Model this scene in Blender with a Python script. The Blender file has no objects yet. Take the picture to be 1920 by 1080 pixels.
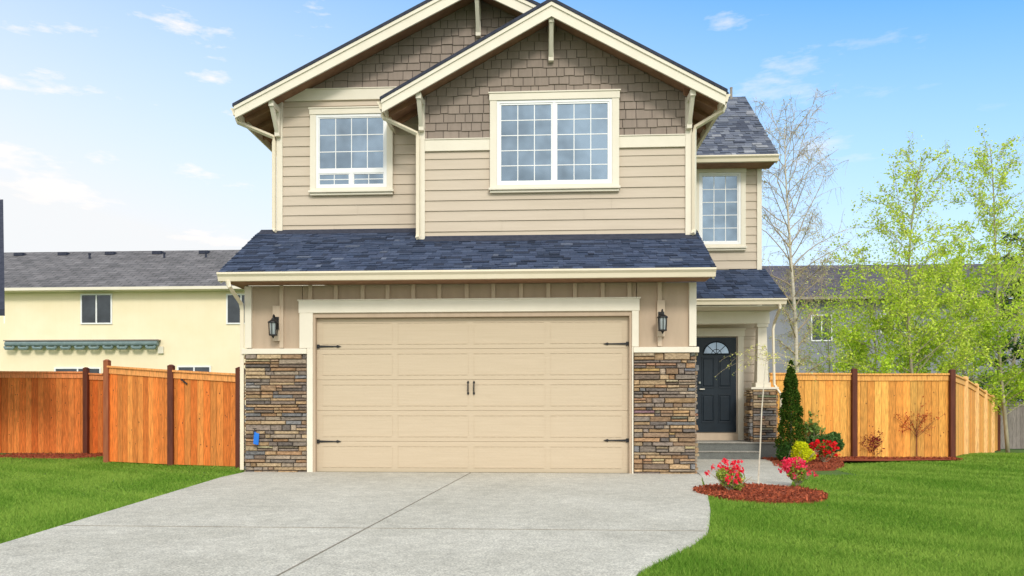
import bpy, bmesh, math, random
import numpy as np
from mathutils import Vector, Matrix
random.seed(7); np.random.seed(7)
R=math.radians
C=bpy.context.scene.collection
# ---------------------------------------------------------------- camera model
F=1446.0; PX=930.0; PY=765.0; TH=math.atan(.055); H=1.03; CD=12.0
st,ct=math.sin(TH),math.cos(TH)
def W(px,py,Y):
    a=(px-PX)/F; b=(PY-py)/F
    t=(Y+CD)/(ct+a*st)
    return t*(-st+a*ct), H+t*b
def X(px,Y): return W(px,PY,Y)[0]
def Z(px,py,Y): return W(px,py,Y)[1]
def G(px,py):
    a=(px-PX)/F; b=(PY-py)/F
    t=-H/b
    return t*(-st+a*ct), -CD+t*(ct+a*st)
cam=bpy.data.cameras.new('camera'); co=bpy.data.objects.new('camera',cam); C.objects.link(co)
co.location=(0,-CD,H); co.rotation_euler=(R(90),0,TH)
cam.sensor_width=36; cam.lens=F/1920*36; cam.shift_x=30/1920; cam.shift_y=225/1920; cam.clip_end=2000
bpy.context.scene.camera=co
# ---------------------------------------------------------------- materials
def newmat(n):
    m=bpy.data.materials.new(n); m.use_nodes=True
    nt=m.node_tree; return m,nt,nt.nodes['Principled BSDF']
def N(nt,t,**k):
    n=nt.nodes.new(t)
    for a,b in k.items(): setattr(n,a,b)
    return n
def coords(nt,scale=(1,1,1),rot=(0,0,0)):
    tc=N(nt,'ShaderNodeTexCoord'); mp=N(nt,'ShaderNodeMapping')
    mp.inputs['Scale'].default_value=scale; mp.inputs['Rotation'].default_value=rot
    nt.links.new(tc.outputs['Object'],mp.inputs['Vector']); return mp.outputs['Vector']
def rgba(c): return (c[0],c[1],c[2],1)
def noise(nt,vec,scale,detail=5,rough=.6):
    n=N(nt,'ShaderNodeTexNoise'); n.inputs['Scale'].default_value=scale; n.inputs['Detail'].default_value=detail
    n.inputs['Roughness'].default_value=rough
    nt.links.new(vec,n.inputs['Vector']); return n.outputs['Fac']
def ramp(nt,fac,stops):
    r=N(nt,'ShaderNodeValToRGB'); cr=r.color_ramp
    while len(cr.elements)<len(stops): cr.elements.new(.5)
    for e,(p,c) in zip(cr.elements,stops): e.position=p; e.color=rgba(c)
    nt.links.new(fac,r.inputs['Fac']); return r.outputs['Color']
def mixc(nt,fac,a,b,mode='MIX'):
    m=N(nt,'ShaderNodeMix',data_type='RGBA',blend_type=mode)
    for i,v in ((0,fac),(6,a),(7,b)):
        if hasattr(v,'is_output'): nt.links.new(v,m.inputs[i])
        else: m.inputs[i].default_value=v if i==0 else rgba(v)
    return m.outputs[2]
def bump(nt,bs,h,strength,dist=.01):
    b=N(nt,'ShaderNodeBump'); b.inputs['Strength'].default_value=strength; b.inputs['Distance'].default_value=dist
    nt.links.new(h,b.inputs['Height']); nt.links.new(b.outputs['Normal'],bs.inputs['Normal'])
def mat_noise(n,c1,c2,scale=4,rough=.7,bs=.2,bscale=60,stretch=(1,1,1),spec=.3,metal=0,bdist=.004):
    m,nt,b=newmat(n); v=coords(nt,stretch)
    f=noise(nt,v,scale); nt.links.new(ramp(nt,f,[(.3,c1),(.7,c2)]),b.inputs['Base Color'])
    b.inputs['Roughness'].default_value=rough; b.inputs['Specular IOR Level'].default_value=spec; b.inputs['Metallic'].default_value=metal
    if bs: bump(nt,b,noise(nt,v,bscale),bs,bdist)
    return m
def mat_attr(n,rough=.8,scale=20,lo=.75,hi=1.25,bs=.3,stretch=(1,1,1),bscale=60,spec=.25,bdist=.006):
    m,nt,b=newmat(n); v=coords(nt,stretch)
    at=N(nt,'ShaderNodeAttribute',attribute_name='Col')
    f=ramp(nt,noise(nt,v,scale),[(.25,(lo,)*3),(.75,(hi,)*3)])
    nt.links.new(mixc(nt,1.0,at.outputs['Color'],f,'MULTIPLY'),b.inputs['Base Color'])
    b.inputs['Roughness'].default_value=rough; b.inputs['Specular IOR Level'].default_value=spec
    if bs: bump(nt,b,noise(nt,v,bscale),bs,bdist)
    return m
def mat_leaf(n,trans=.35):
    m=bpy.data.materials.new(n); m.use_nodes=True; nt=m.node_tree; nt.nodes.clear()
    at=N(nt,'ShaderNodeAttribute',attribute_name='Col')
    d=N(nt,'ShaderNodeBsdfDiffuse'); t=N(nt,'ShaderNodeBsdfTranslucent'); mx=N(nt,'ShaderNodeMixShader'); o=N(nt,'ShaderNodeOutputMaterial')
    nt.links.new(at.outputs['Color'],d.inputs['Color']); nt.links.new(at.outputs['Color'],t.inputs['Color'])
    mx.inputs[0].default_value=trans
    nt.links.new(d.outputs[0],mx.inputs[1]); nt.links.new(t.outputs[0],mx.inputs[2]); nt.links.new(mx.outputs[0],o.inputs['Surface'])
    return m
M={}
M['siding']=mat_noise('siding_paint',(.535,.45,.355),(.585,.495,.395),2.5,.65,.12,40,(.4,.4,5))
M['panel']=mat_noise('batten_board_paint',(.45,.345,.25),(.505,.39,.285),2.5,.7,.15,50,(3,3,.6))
M['batten']=mat_noise('batten_paint',(.53,.42,.31),(.59,.47,.35),2.5,.7,.15,50,(3,3,.6))
M['trim']=mat_noise('cream_trim_paint',(.74,.68,.56),(.79,.73,.61),3,.55,.06,60)
M['gutter']=mat_noise('cream_gutter_paint',(.76,.67,.51),(.80,.71,.55),3,.4,0)
M['door']=mat_noise('garage_door_paint',(.53,.43,.305),(.57,.465,.335),3,.5,.16,25,(.6,1,14),bdist=.003)
M['shake']=mat_attr('cedar_shake',.8,18,.9,1.1,.2,(1,1,.15),60)
M['soffit']=mat_noise('brown_soffit_wood',(.24,.125,.075),(.36,.20,.12),6,.7,.2,40)
M['shingle']=mat_attr('asphalt_shingle',.9,60,.6,1.45,.5,(1,1,1),250)
M['roofedge']=mat_noise('dark_roofing',(.025,.03,.05),(.05,.055,.08),12,.9,.4,150)
M['stone']=mat_attr('ledge_stone',.85,22,.55,1.45,.9,(1,1,1.6),45,bdist=.014)
M['mortar']=mat_noise('dark_mortar',(.03,.024,.02),(.06,.05,.04),30,.95,.4,80)
M['white']=mat_noise('white_vinyl',(.82,.82,.82),(.86,.86,.86),2,.35,0)
M['black']=mat_noise('black_iron',(.008,.008,.009),(.02,.02,.021),20,.5,.1,80,spec=.4)
M['navy']=mat_noise('dark_navy_paint',(.004,.011,.021),(.007,.017,.029),4,.4,.05,50,spec=.35)
M['brass']=mat_noise('satin_metal',(.5,.48,.42),(.6,.58,.5),8,.3,0,metal=1)
M['cedar']=mat_attr('cedar_boards',.65,7,.5,1.45,.25,(9,9,.8),60)
M['post']=mat_noise('dark_stained_post',(.085,.022,.012),(.15,.042,.022),6,.7,.3,30,(4,4,.5))
M['redpost']=mat_noise('red_brown_post',(.24,.07,.03),(.36,.12,.05),6,.7,.3,30,(4,4,.5))
M['mulch']=mat_attr('bark_mulch',.95,30,.6,1.3,.6,(1,1,1),60,bdist=.02)
M['leaf']=mat_leaf('leaf',.4)
M['petal']=mat_leaf('petal',.3)
M['grass']=mat_leaf('grass_blade',.3)
M['bark']=mat_noise('grey_bark',(.30,.26,.17),(.46,.41,.29),9,.9,.4,30,(3,3,.6))
M['birch']=mat_noise('birch_bark',(.52,.46,.36),(.70,.65,.54),6,.8,.3,30,(1,1,4))
M['twig']=mat_noise('tan_twig',(.36,.28,.18),(.50,.41,.28),6,.8,0)
M['redtwig']=mat_noise('red_twig',(.16,.045,.025),(.26,.08,.045),9,.8,0)
M['blue']=mat_noise('blue_plastic',(.01,.14,.60),(.02,.20,.72),9,.4,0,spec=.5)
def glassmat(n,base,metal=.75,wob=.15):
    m,nt,b=newmat(n); v=coords(nt,(1,1,1))
    f=noise(nt,v,1.3,3); nt.links.new(ramp(nt,f,[(.35,[c*.7 for c in base]),(.65,[min(1,c*1.25) for c in base])]),b.inputs['Base Color'])
    b.inputs['Metallic'].default_value=metal; b.inputs['Roughness'].default_value=.06
    bump(nt,b,noise(nt,v,2.0,2),wob,.02); return m
M['glass']=glassmat('window_glass',(.21,.265,.32),.8,.08)
M['darkglass']=glassmat('dark_window_glass',(.05,.06,.07),.5)
def lampglass():
    m,nt,b=newmat('seeded_lamp_glass'); b.inputs['Base Color'].default_value=(.42,.46,.48,1); b.inputs['Roughness'].default_value=.1
    b.inputs['Metallic'].default_value=.3; return m
M['lampglass']=lampglass()
def concrete(n,c1,c2):
    m,nt,b=newmat(n); v=coords(nt)
    big=ramp(nt,noise(nt,v,.55,7,.7),[(.3,c1),(.7,c2)])
    mid=ramp(nt,noise(nt,v,6,7,.75),[(.3,(.80,)*3),(.7,(1.14,)*3)])
    fine=ramp(nt,noise(nt,v,75,4,.75),[(.35,(.55,)*3),(.65,(1.35,)*3)])
    c=mixc(nt,1.0,big,mid,'MULTIPLY'); c=mixc(nt,1.0,c,fine,'MULTIPLY')
    nt.links.new(c,b.inputs['Base Color']); b.inputs['Roughness'].default_value=.9
    bump(nt,b,noise(nt,v,130,3),.5,.004); return m
M['concrete']=concrete('broom_concrete',(.44,.42,.355),(.60,.575,.50))
M['porchconc']=concrete('porch_concrete',(.13,.135,.125),(.20,.21,.195))  # risers and porch sides darkened: shade put into the colour
M['porchtop']=concrete('porch_slab',(.34,.32,.28),(.42,.40,.35))  # paler copy for floor and tread tops, lit look put into the colour
M['joint']=mat_noise('dark_joint',(.20,.18,.14),(.30,.27,.22),20,.95,.2)
def lawnmat():
    m,nt,b=newmat('lawn_soil_green'); v=coords(nt)
    c=ramp(nt,noise(nt,v,.9,6,.6),[(.3,(.07,.15,.018)),(.7,(.12,.22,.03))])
    f=ramp(nt,noise(nt,v,60,4,.7),[(.3,(.5,)*3),(.7,(1.4,)*3)])
    nt.links.new(mixc(nt,1.0,c,f,'MULTIPLY'),b.inputs['Base Color']); b.inputs['Roughness'].default_value=.95
    bump(nt,b,noise(nt,v,80,4),.8,.03); return m
M['lawn']=lawnmat()
def farroof(n,c1,c2,c3):
    m,nt,b=newmat(n); v=coords(nt)
    br=N(nt,'ShaderNodeTexBrick'); nt.links.new(v,br.inputs['Vector'])
    br.inputs['Scale'].default_value=1; br.inputs['Brick Width'].default_value=.5; br.inputs['Row Height'].default_value=.26
    br.inputs['Mortar Size'].default_value=.02; br.inputs['Color1'].default_value=rgba(c1); br.inputs['Color2'].default_value=rgba(c2); br.inputs['Mortar'].default_value=rgba(c3)
    f=ramp(nt,noise(nt,v,1.2,6,.7),[(.3,(.65,)*3),(.7,(1.5,)*3)])
    nt.links.new(mixc(nt,1.0,br.outputs['Color'],f,'MULTIPLY'),b.inputs['Base Color']); b.inputs['Roughness'].default_value=.95
    bump(nt,b,noise(nt,v,25),.5,.03); return m
M['farroof']=farroof('weathered_shingles',(.11,.105,.11),(.16,.15,.155),(.05,.05,.05))
M['farroof2']=farroof('dark_far_shingles',(.07,.065,.085),(.10,.09,.11),(.04,.04,.05))
def panelwall(n,c1,c2,w,lo=.8):
    m,nt,b=newmat(n); v=coords(nt)
    wv=N(nt,'ShaderNodeTexWave',wave_type='BANDS',bands_direction='X',wave_profile='SAW'); wv.inputs['Scale'].default_value=w
    nt.links.new(v,wv.inputs['Vector'])
    base=ramp(nt,noise(nt,v,.8,5),[(.3,c1),(.7,c2)])
    ln=ramp(nt,wv.outputs['Fac'],[(.0,(lo,)*3),(.06,(1,1,1))])
    nt.links.new(mixc(nt,1.0,base,ln,'MULTIPLY'),b.inputs['Base Color']); b.inputs['Roughness'].default_value=.8; return m
M['yellow']=panelwall('pale_cream_siding',(.86,.74,.50),(.91,.80,.58),1.2,.95)
M['greywall']=panelwall('blue_grey_siding',(.22,.23,.26),(.27,.28,.32),.9,.85)
M['teal']=mat_noise('grey_teal_canvas',(.14,.20,.21),(.22,.29,.29),6,.8,0)
M['greywood']=mat_noise('weathered_grey_wood',(.24,.21,.18),(.36,.32,.28),5,.9,.3,30,(6,6,.5))
# ---------------------------------------------------------------- mesh builder
inv={}
class MB:
    def __init__(s): s.v=[]; s.f=[]; s.c=[]
    def add(s,vs,fs,col=(.5,.5,.5)):
        n=len(s.v); s.v+= [tuple(p) for p in vs]; s.f+=[tuple(i+n for i in f) for f in fs]; s.c+=[col]*len(vs); return s
    def hexa(s,v,col=(.5,.5,.5)):
        return s.add(v,[(3,2,1,0),(4,5,6,7),(0,1,5,4),(1,2,6,5),(2,3,7,6),(3,0,4,7)],col)
    def box(s,x0,x1,y0,y1,z0,z1,col=(.5,.5,.5)):
        return s.hexa([(x0,y0,z0),(x1,y0,z0),(x1,y1,z0),(x0,y1,z0),(x0,y0,z1),(x1,y0,z1),(x1,y1,z1),(x0,y1,z1)],col)
    def xz(s,poly,y0,y1,col=(.5,.5,.5)):
        n=len(poly); vs=[(x,y0,z) for x,z in poly]+[(x,y1,z) for x,z in poly]
        fs=[tuple(range(n)),tuple(range(2*n-1,n-1,-1))]+[((i+1)%n,i,i+n,(i+1)%n+n) for i in range(n)]
        return s.add(vs,fs,col)
    def yz(s,poly,x0,x1,col=(.5,.5,.5)):
        n=len(poly); vs=[(x0,y,z) for y,z in poly]+[(x1,y,z) for y,z in poly]
        fs=[tuple(range(n)),tuple(range(2*n-1,n-1,-1))]+[((i+1)%n,i,i+n,(i+1)%n+n) for i in range(n)]
        return s.add(vs,fs,col)
    def xy(s,poly,z0,z1,col=(.5,.5,.5)):
        n=len(poly); vs=[(x,y,z0) for x,y in poly]+[(x,y,z1) for x,y in poly]
        fs=[tuple(range(n-1,-1,-1)),tuple(range(n,2*n))]+[(i,(i+1)%n,(i+1)%n+n,i+n) for i in range(n)]
        return s.add(vs,fs,col)
    def tube(s,pts,rad,n=8,col=(.5,.5,.5)):
        pts=[Vector(p) for p in pts]; k=len(pts)
        if not hasattr(rad,'__len__'): rad=[rad]*k
        vs=[]; ref=None
        for i,p in enumerate(pts):
            d=(pts[min(i+1,k-1)]-pts[max(i-1,0)])
            d=d.normalized() if d.length>1e-9 else Vector((0,0,1))
            if ref is None: ref=d.orthogonal().normalized()
            else:
                ref=ref-d*ref.dot(d)
                ref=ref.normalized() if ref.length>1e-6 else d.orthogonal().normalized()
            b=d.cross(ref)
            for j in range(n):
                a=2*math.pi*j/n+math.pi/n; vs.append(p+(ref*math.cos(a)+b*math.sin(a))*rad[i])
        fs=[(i*n+j,i*n+(j+1)%n,(i+1)*n+(j+1)%n,(i+1)*n+j) for i in range(k-1) for j in range(n)]
        fs+=[tuple(range(n-1,-1,-1)),tuple(range((k-1)*n,k*n))]
        return s.add(vs,fs,col)
    def lathe(s,c,prof,n=16,col=(.5,.5,.5)):
        vs=[(c[0]+r*math.cos(2*math.pi*j/n),c[1]+r*math.sin(2*math.pi*j/n),c[2]+z) for r,z in prof for j in range(n)]
        k=len(prof); fs=[(i*n+j,i*n+(j+1)%n,(i+1)*n+(j+1)%n,(i+1)*n+j) for i in range(k-1) for j in range(n)]
        fs+=[tuple(range(n-1,-1,-1)),tuple(range((k-1)*n,k*n))]
        return s.add(vs,fs,col)
    def build(s,name,mat,parent=None,clip=None,bevel=0,smooth=False,fix=True):
        me=bpy.data.meshes.new(name); me.from_pydata(s.v,[],s.f)
        ca=me.color_attributes.new('Col','FLOAT_COLOR','POINT')
        ca.data.foreach_set('color',np.array([(c[0],c[1],c[2],1) for c in s.c],dtype=np.float32).ravel())
        if clip or fix:
            bm=bmesh.new(); bm.from_mesh(me)
            for (p,n) in (clip or []):
                bmesh.ops.bisect_plane(bm,geom=bm.verts[:]+bm.edges[:]+bm.faces[:],plane_co=p,plane_no=n,clear_outer=True)
            if fix: bmesh.ops.recalc_face_normals(bm,faces=bm.faces)
            bm.to_mesh(me); bm.free()
        if smooth: me.polygons.foreach_set('use_smooth',[True]*len(me.polygons))
        o=bpy.data.objects.new(name,me); C.objects.link(o); me.materials.append(M[mat] if isinstance(mat,str) else mat)
        if parent:
            o.parent=parent
            if parent.name in inv: o.matrix_parent_inverse=inv[parent.name]
        if bevel:
            bv=o.modifiers.new('bevel','BEVEL'); bv.width=bevel; bv.segments=2; bv.limit_method='ANGLE'
        return o
def bx(name,mat,par,*b,bevel=0):
    return MB().box(*b).build(name,mat,par,bevel=bevel)
def tag(o,label=None,cat=None,group=None,kind=None):
    if label: o['label']=label
    if cat: o['category']=cat
    if group: o['group']=group
    if kind: o['kind']=kind
    return o
def thing(name,loc,label,cat,group=None):
    o=bpy.data.objects.new(name,None); C.objects.link(o); o.location=loc; o.empty_display_size=.2
    inv[o.name]=Matrix.Translation(-Vector(loc)); return tag(o,label,cat,group)
def fastmesh(name,verts,fsize,cols,mat,parent=None):
    n=len(verts)//fsize
    me=bpy.data.meshes.new(name); me.vertices.add(n*fsize); me.vertices.foreach_set('co',np.asarray(verts,dtype=np.float32).ravel())
    me.loops.add(n*fsize); me.loops.foreach_set('vertex_index',np.arange(n*fsize,dtype=np.int32))
    me.polygons.add(n); me.polygons.foreach_set('loop_start',np.arange(0,n*fsize,fsize,dtype=np.int32))
    me.update(calc_edges=True)
    ca=me.color_attributes.new('Col','FLOAT_COLOR','POINT')
    cc=np.ones((n*fsize,4),dtype=np.float32); cc[:,:3]=np.repeat(np.clip(cols,0,1),fsize,axis=0); ca.data.foreach_set('color',cc.ravel())
    o=bpy.data.objects.new(name,me); C.objects.link(o); me.materials.append(M[mat])
    if parent:
        o.parent=parent
        if parent.name in inv: o.matrix_parent_inverse=inv[parent.name]
    return o
def leaves(name,pts,size,c1,c2,mat='leaf',parent=None,var=.25,aspect=.6):
    pts=np.asarray(pts); n=len(pts)
    u=np.random.normal(size=(n,3)); u/=np.linalg.norm(u,axis=1)[:,None]
    w=np.random.normal(size=(n,3)); v=np.cross(u,w); v/=np.linalg.norm(v,axis=1)[:,None]
    s=(size*np.random.uniform(.6,1.3,n))[:,None]
    vs=np.stack([pts-u*s,pts+v*s*aspect,pts+u*s,pts-v*s*aspect],axis=1).reshape(-1,3)
    k=np.random.rand(n)[:,None]; cols=(np.array(c1)*(1-k)+np.array(c2)*k)*np.random.uniform(1-var,1+var,n)[:,None]
    return fastmesh(name,vs,4,cols,mat,parent)
# ---------------------------------------------------------------- ground
def sm(t): t=np.clip(t,0,1); return t*t*(3-2*t)
def zg(x,y): return -0.4*sm((np.asarray(y,float)-4)/10.6)
xs=np.concatenate([np.linspace(-900,-30,8)[:-1],np.linspace(-30,30,41),np.linspace(30,900,8)[1:]])
ys=np.concatenate([np.linspace(-200,-20,4)[:-1],np.linspace(-20,40,61),np.linspace(40,1500,8)[1:]])
gm=MB(); gm.v=[(x,y,float(zg(x,y))) for y in ys for x in xs]; nx=len(xs); gm.c=[(.1,.2,.05)]*len(gm.v)
gm.f=[(j*nx+i,j*nx+i+1,(j+1)*nx+i+1,(j+1)*nx+i) for j in range(len(ys)-1) for i in range(nx-1)]
tag(gm.build('ground','lawn',smooth=True),'green lawn ground around the house','ground',kind='structure')
drive=[(-4.62,0.0),(-4.62,-1.0),(-3.99,-6.48),(-3.4,-10),(-3.0,-16),(0.9,-16),(0.35,-9),(.42,-7.9),(.62,-7.2),(.88,-6.72),(1.14,-6.25),(1.36,-5.7),(1.5,-5.15),(1.6,-4.7),(1.7,-4.26),(1.95,-3.0),(2.2,-1.5),(2.43,-.35),(2.45,0.0)]
tag(MB().xy(drive[::1],-.05,.022).build('driveway','concrete'),'wide light grey concrete driveway leading to the garage door','driveway',kind='structure')
dj=bpy.data.objects['driveway']
jm=MB()
a0=Vector((-1.05,-.02,0)); a1=Vector((-1.95,-13,0)); w=Vector((.006,0,0))
jm.hexa([a1-w+Vector((0,0,.015)),a1+w+Vector((0,0,.015)),a0+w+Vector((0,0,.015)),a0-w+Vector((0,0,.015)),a1-w+Vector((0,0,.026)),a1+w+Vector((0,0,.026)),a0+w+Vector((0,0,.026)),a0-w+Vector((0,0,.026))])
jm.build('expansion_joint','joint',dj)
bx('expansion_joint','joint',dj,-4.07,1.36,-5.605,-5.60,.015,.0255)
walk=[(2.46,0.0),(2.46,3.3),(4.5,3.3),(4.35,1.6),(3.9,0.0),(3.25,-1.85),(2.16,-1.85),(2.40,-.5)]
tag(MB().xy(walk,-.05,.03).build('walkway','concrete'),'short concrete walkway from driveway to the porch steps','path',kind='structure')
def pip(px,py,poly):
    ins=np.zeros(len(px),bool); n=len(poly)
    for i in range(n):
        x1,y1=poly[i]; x2,y2=poly[(i+1)%n]
        if y1==y2: continue
        c=((y1>py)!=(y2>py))&(px<(x2-x1)*(py-y1)/(y2-y1)+x1); ins^=c
    return ins
bed1=[(2.62+.74*math.cos(a)*(1+.05*math.sin(3*a)),-2.72+.93*math.sin(a)) for a in np.linspace(0,2*math.pi,36,endpoint=False)]
bed2=[(4.46,3.9),(4.33,2.6),(4.05,1.5),(4.0,1.0),(4.4,.78),(4.85,.95),(5.3,1.7),(5.65,2.7),(6.2,3.3),(8.2,3.35),(8.3,3.95)]
bed3=[(-11.5,3.2),(-9.35,3.0),(-9.1,3.4),(-9.3,4.4),(-11.5,4.4)]
def bed(poly,label,n):
    m=MB(); c=np.mean(poly,axis=0); k=len(poly)
    rings=[(1,.004),(.93,.03),(.7,.04),(.4,.045)]
    for s_,z in rings:
        for p in poly: m.v.append((c[0]+(p[0]-c[0])*s_,c[1]+(p[1]-c[1])*s_,z)); m.c.append((.27,.06,.025))
    m.v.append((c[0],c[1],.045)); m.c.append((.27,.06,.025))
    for r in range(3):
        for i in range(k): m.f.append((r*k+i,r*k+(i+1)%k,(r+1)*k+(i+1)%k,(r+1)*k+i))
    for i in range(k): m.f.append((3*k+i,3*k+(i+1)%k,4*k))
    o=tag(m.build('mulch_bed','mulch'),label,'mulch bed',kind='structure')
    P=np.array(poly); q=np.random.rand(n*3,2)*(P.max(0)-P.min(0))+P.min(0); q=q[pip(q[:,0],q[:,1],poly)][:n]
    z=.02+.035*np.random.rand(len(q)); o2=leaves('bark_chips',np.c_[q,z],.022,(.46,.11,.05),(.22,.055,.025),'mulch',o,.45,.45); o2['kind']='stuff'
bed(bed1,'oval red bark mulch bed beside the driveway edge',6000)
bed(bed2,'red bark mulch bed along the right fence and porch',7000)
bed(bed3,'small red mulch patch at the far left fence',1200)
def grass():
    n=600000
    t=4.3*np.exp(np.random.rand(n)*math.log(20/4.3)); a=np.random.uniform(-.72,.78,n)
    x=t*(-st+a*ct); y=-CD+t*(ct+a*st)
    k=~(pip(x,y,drive)|pip(x,y,walk)|pip(x,y,bed1)|pip(x,y,bed2)|pip(x,y,bed3))
    k&=~((x>-4.65)&(x<4.9)&(y>-.05)); k&=~((y>4.6)&(x<8)); k&=~((x<-4)&(y>2.3)&(x>-8.3))
    k&=~((x>8)&(y>4+(x-8.3)*1.5))
    x,y,t=x[k],y[k],t[k]; n=len(x)
    h=np.random.uniform(.02,.045,n)*(1+.25*np.sin(x*2.1+y)*np.sin(y*1.7)); wd=.0016+.00055*t
    an=np.random.rand(n)*6.283; dx=np.cos(an)*wd; dy=np.sin(an)*wd
    lx=np.random.normal(0,.02,n); ly=np.random.normal(0,.02,n); z=zg(x,y)
    v=np.stack([np.c_[x-dx,y-dy,z],np.c_[x+dx,y+dy,z],np.c_[x+lx,y+ly,z+h]],axis=1).reshape(-1,3)
    q=np.clip(.5+.25*np.sin(x*1.3+1)*np.sin(y*1.1)+.2*np.sin(x*4.1+y*3.3+2*np.sin(y*2))+np.random.normal(0,.3,n),0,1)[:,None]
    col=np.array((.13,.28,.030))*(1-q)+np.array((.32,.47,.08))*q
    tag(fastmesh('grass',v,3,col,'grass'),'short bright green mown grass','grass',kind='stuff')
grass()
# ---------------------------------------------------------------- siding helpers
def lap(mb,O,U,Nn,L,z0,z1,ex=.178):
    O=Vector(O);U=Vector(U);Nn=Vector(Nn); z=z0
    while z<z1-.01:
        t=min(z+ex,z1)
        cuts=[0]
        if L>2: cuts.append(random.choice([.3,.45,.62,.75])*L+random.uniform(-.2,.2))
        cuts.append(L)
        for i in range(len(cuts)-1):       # boards meet at a hairline butt joint
            s0=cuts[i]+(.0015 if i else 0); s1=cuts[i+1]-(.0015 if i<len(cuts)-2 else 0); j=random.uniform(-.0015,.0015)
            a=O+Nn*(.024+j); b=O+Nn*(.006+j)
            p=[a+U*s0+Vector((0,0,z)),a+U*s1+Vector((0,0,z)),b+U*s1+Vector((0,0,t)),b+U*s0+Vector((0,0,t)),O+U*s0+Vector((0,0,z)),O+U*s1+Vector((0,0,z))]
            mb.add(p,[(0,1,2,3),(4,5,1,0)])
        z=t
def shakes(mb,x0,x1,z0,z1,Y,ex=.15):
    z=z0
    while z<z1:
        x=x0-random.random()*.2
        while x<x1:
            w=random.choice([.13,.17,.20,.24,.27]); xa=max(x,x0)+.006; xb=min(x+w,x1)-.006
            if xb-xa>.02:
                dz=random.choice([0,0,0,0,.012,.018]); k=random.uniform(.93,1.07); th=.028
                c=(.295*k,.238*k,.200*k)
                mb.hexa([(xa,Y-th,z+dz),(xb,Y-th,z+dz),(xb,Y,z+dz),(xa,Y,z+dz),(xa,Y-.006,z+ex+.03),(xb,Y-.006,z+ex+.03),(xb,Y,z+ex+.03),(xa,Y,z+ex+.03)],c)
            x+=w
        z+=ex
def tabs(mb,O,U,V,L,S,ex=.125,pal=None):
    O=Vector(O);U=Vector(U).normalized();V=Vector(V).normalized();Nn=U.cross(V)
    if Nn.z<0: Nn=-Nn
    pal=pal or [(.034,.050,.092),(.045,.064,.115),(.024,.034,.062),(.058,.078,.132),(.050,.068,.12),(.10,.12,.17)]
    s=0
    while s<S:
        x=-random.random()*.2; s1=min(s+ex+.012,S)
        while x<L:
            w=random.choice([.09,.12,.16,.20,.24]); xa=max(0,x)+.002; xb=min(L,x+w)-.002
            if xb-xa>.01:
                th=random.choice([.007,.009,.020]); d=random.choice([0,0,.012]); k=random.uniform(.85,1.15)
                c=random.choices(pal,[5,5,3,3,4,.3])[0]; c=tuple(q*k for q in c)
                A=O+U*xa+V*max(0,s-d); B=O+U*xb+V*max(0,s-d); Cc=O+U*xb+V*s1; D=O+U*xa+V*s1
                mb.hexa([A,B,Cc,D,A+Nn*th,B+Nn*th,Cc+Nn*.003,D+Nn*.003],c)
            x+=w
        s+=ex
spal=[(.37,.245,.135),(.44,.30,.17),(.23,.19,.155),(.30,.205,.135),(.155,.13,.115),(.47,.35,.215),(.21,.205,.205),(.37,.225,.125),(.34,.27,.20),(.20,.15,.115),(.40,.29,.175),(.25,.20,.165),(.31,.20,.12)]
def stones(mb,O,U,Nn,L,z0,z1):
    O=Vector(O);U=Vector(U);Nn=Vector(Nn); z=z0; up=Vector((0,0,1))
    while z<z1-.01:
        h=random.choice([.045,.055,.065,.08,.095]) 
        if z+h>z1-.03: h=z1-z
        x=0
        while x<L-.01:
            w=random.choice([.09,.14,.19,.25,.32,.4])
            if x+w>L-.07: w=L-x
            d=random.uniform(.015,.065); k=random.uniform(.8,1.15); c=tuple(q*k for q in random.choice(spal))
            parts=[(z,h)]
            if h>=.08 and random.random()<.4: parts=[(z,h*.5),(z+h*.5,h*.5)]
            for zz,hh in parts:
                g=.005; j=lambda: random.uniform(-.007,.007)
                b=[(x+g,zz+g),(x+w-g,zz+g),(x+w-g,zz+hh-g),(x+g,zz+hh-g)]
                i_=[(x+g+.01,zz+g+.006),(x+w-g-.01,zz+g+.006),(x+w-g-.01,zz+hh-g-.006),(x+g+.01,zz+hh-g-.006)]
                vs=[O+U*p[0]+up*p[1] for p in b]+[O+U*p[0]+up*p[1]+Nn*(d*.6) for p in b]+[O+U*(p[0]+j())+up*(p[1]+j()*.6)+Nn*(d+j()*.9) for p in i_]
                fs=[(8,9,10,11)]+[(i,(i+1)%4,4+(i+1)%4,4+i) for i in range(4)]+[(4+i,4+(i+1)%4,8+(i+1)%4,8+i) for i in range(4)]
                mb.add(vs,fs,c)
                c=tuple(q*random.uniform(.8,1.15) for q in random.choice(spal)); d=random.uniform(.015,.065)
            x+=w
        z+=h
# ---------------------------------------------------------------- THE HOUSE
house=thing('house',(-1,0,0),'two storey beige house with brown shingled gables, stone piers and wide garage door','house')
GL=-4.63; GR=X(1303,0); ZE=3.10; ZS=2.97; BY=1.15; MY=1.7; WY=4.5
DL,DR=X(592,0),X(1180,0); DT=Z(886,594,0)
JL,JR=X(563,0),X(1197,0); HT=Z(880,565,0); ST=1.87
SL,SR=X(577,0),X(1187,0)
m=MB()
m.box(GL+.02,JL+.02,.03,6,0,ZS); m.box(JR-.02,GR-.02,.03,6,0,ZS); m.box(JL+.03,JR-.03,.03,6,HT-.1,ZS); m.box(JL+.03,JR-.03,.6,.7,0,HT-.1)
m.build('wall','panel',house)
for p in [528,582,630,680,727,775,824,875,925,977,1028,1078,1130,1180,1237]:
    x=X(p,0); zb=HT+.045 if JL-.03<x<JR+.03 else ST+.11
    bx('batten','batten',house,x-.032,x+.032,-.014,.029,zb,ZS-.002,bevel=.004)
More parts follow.
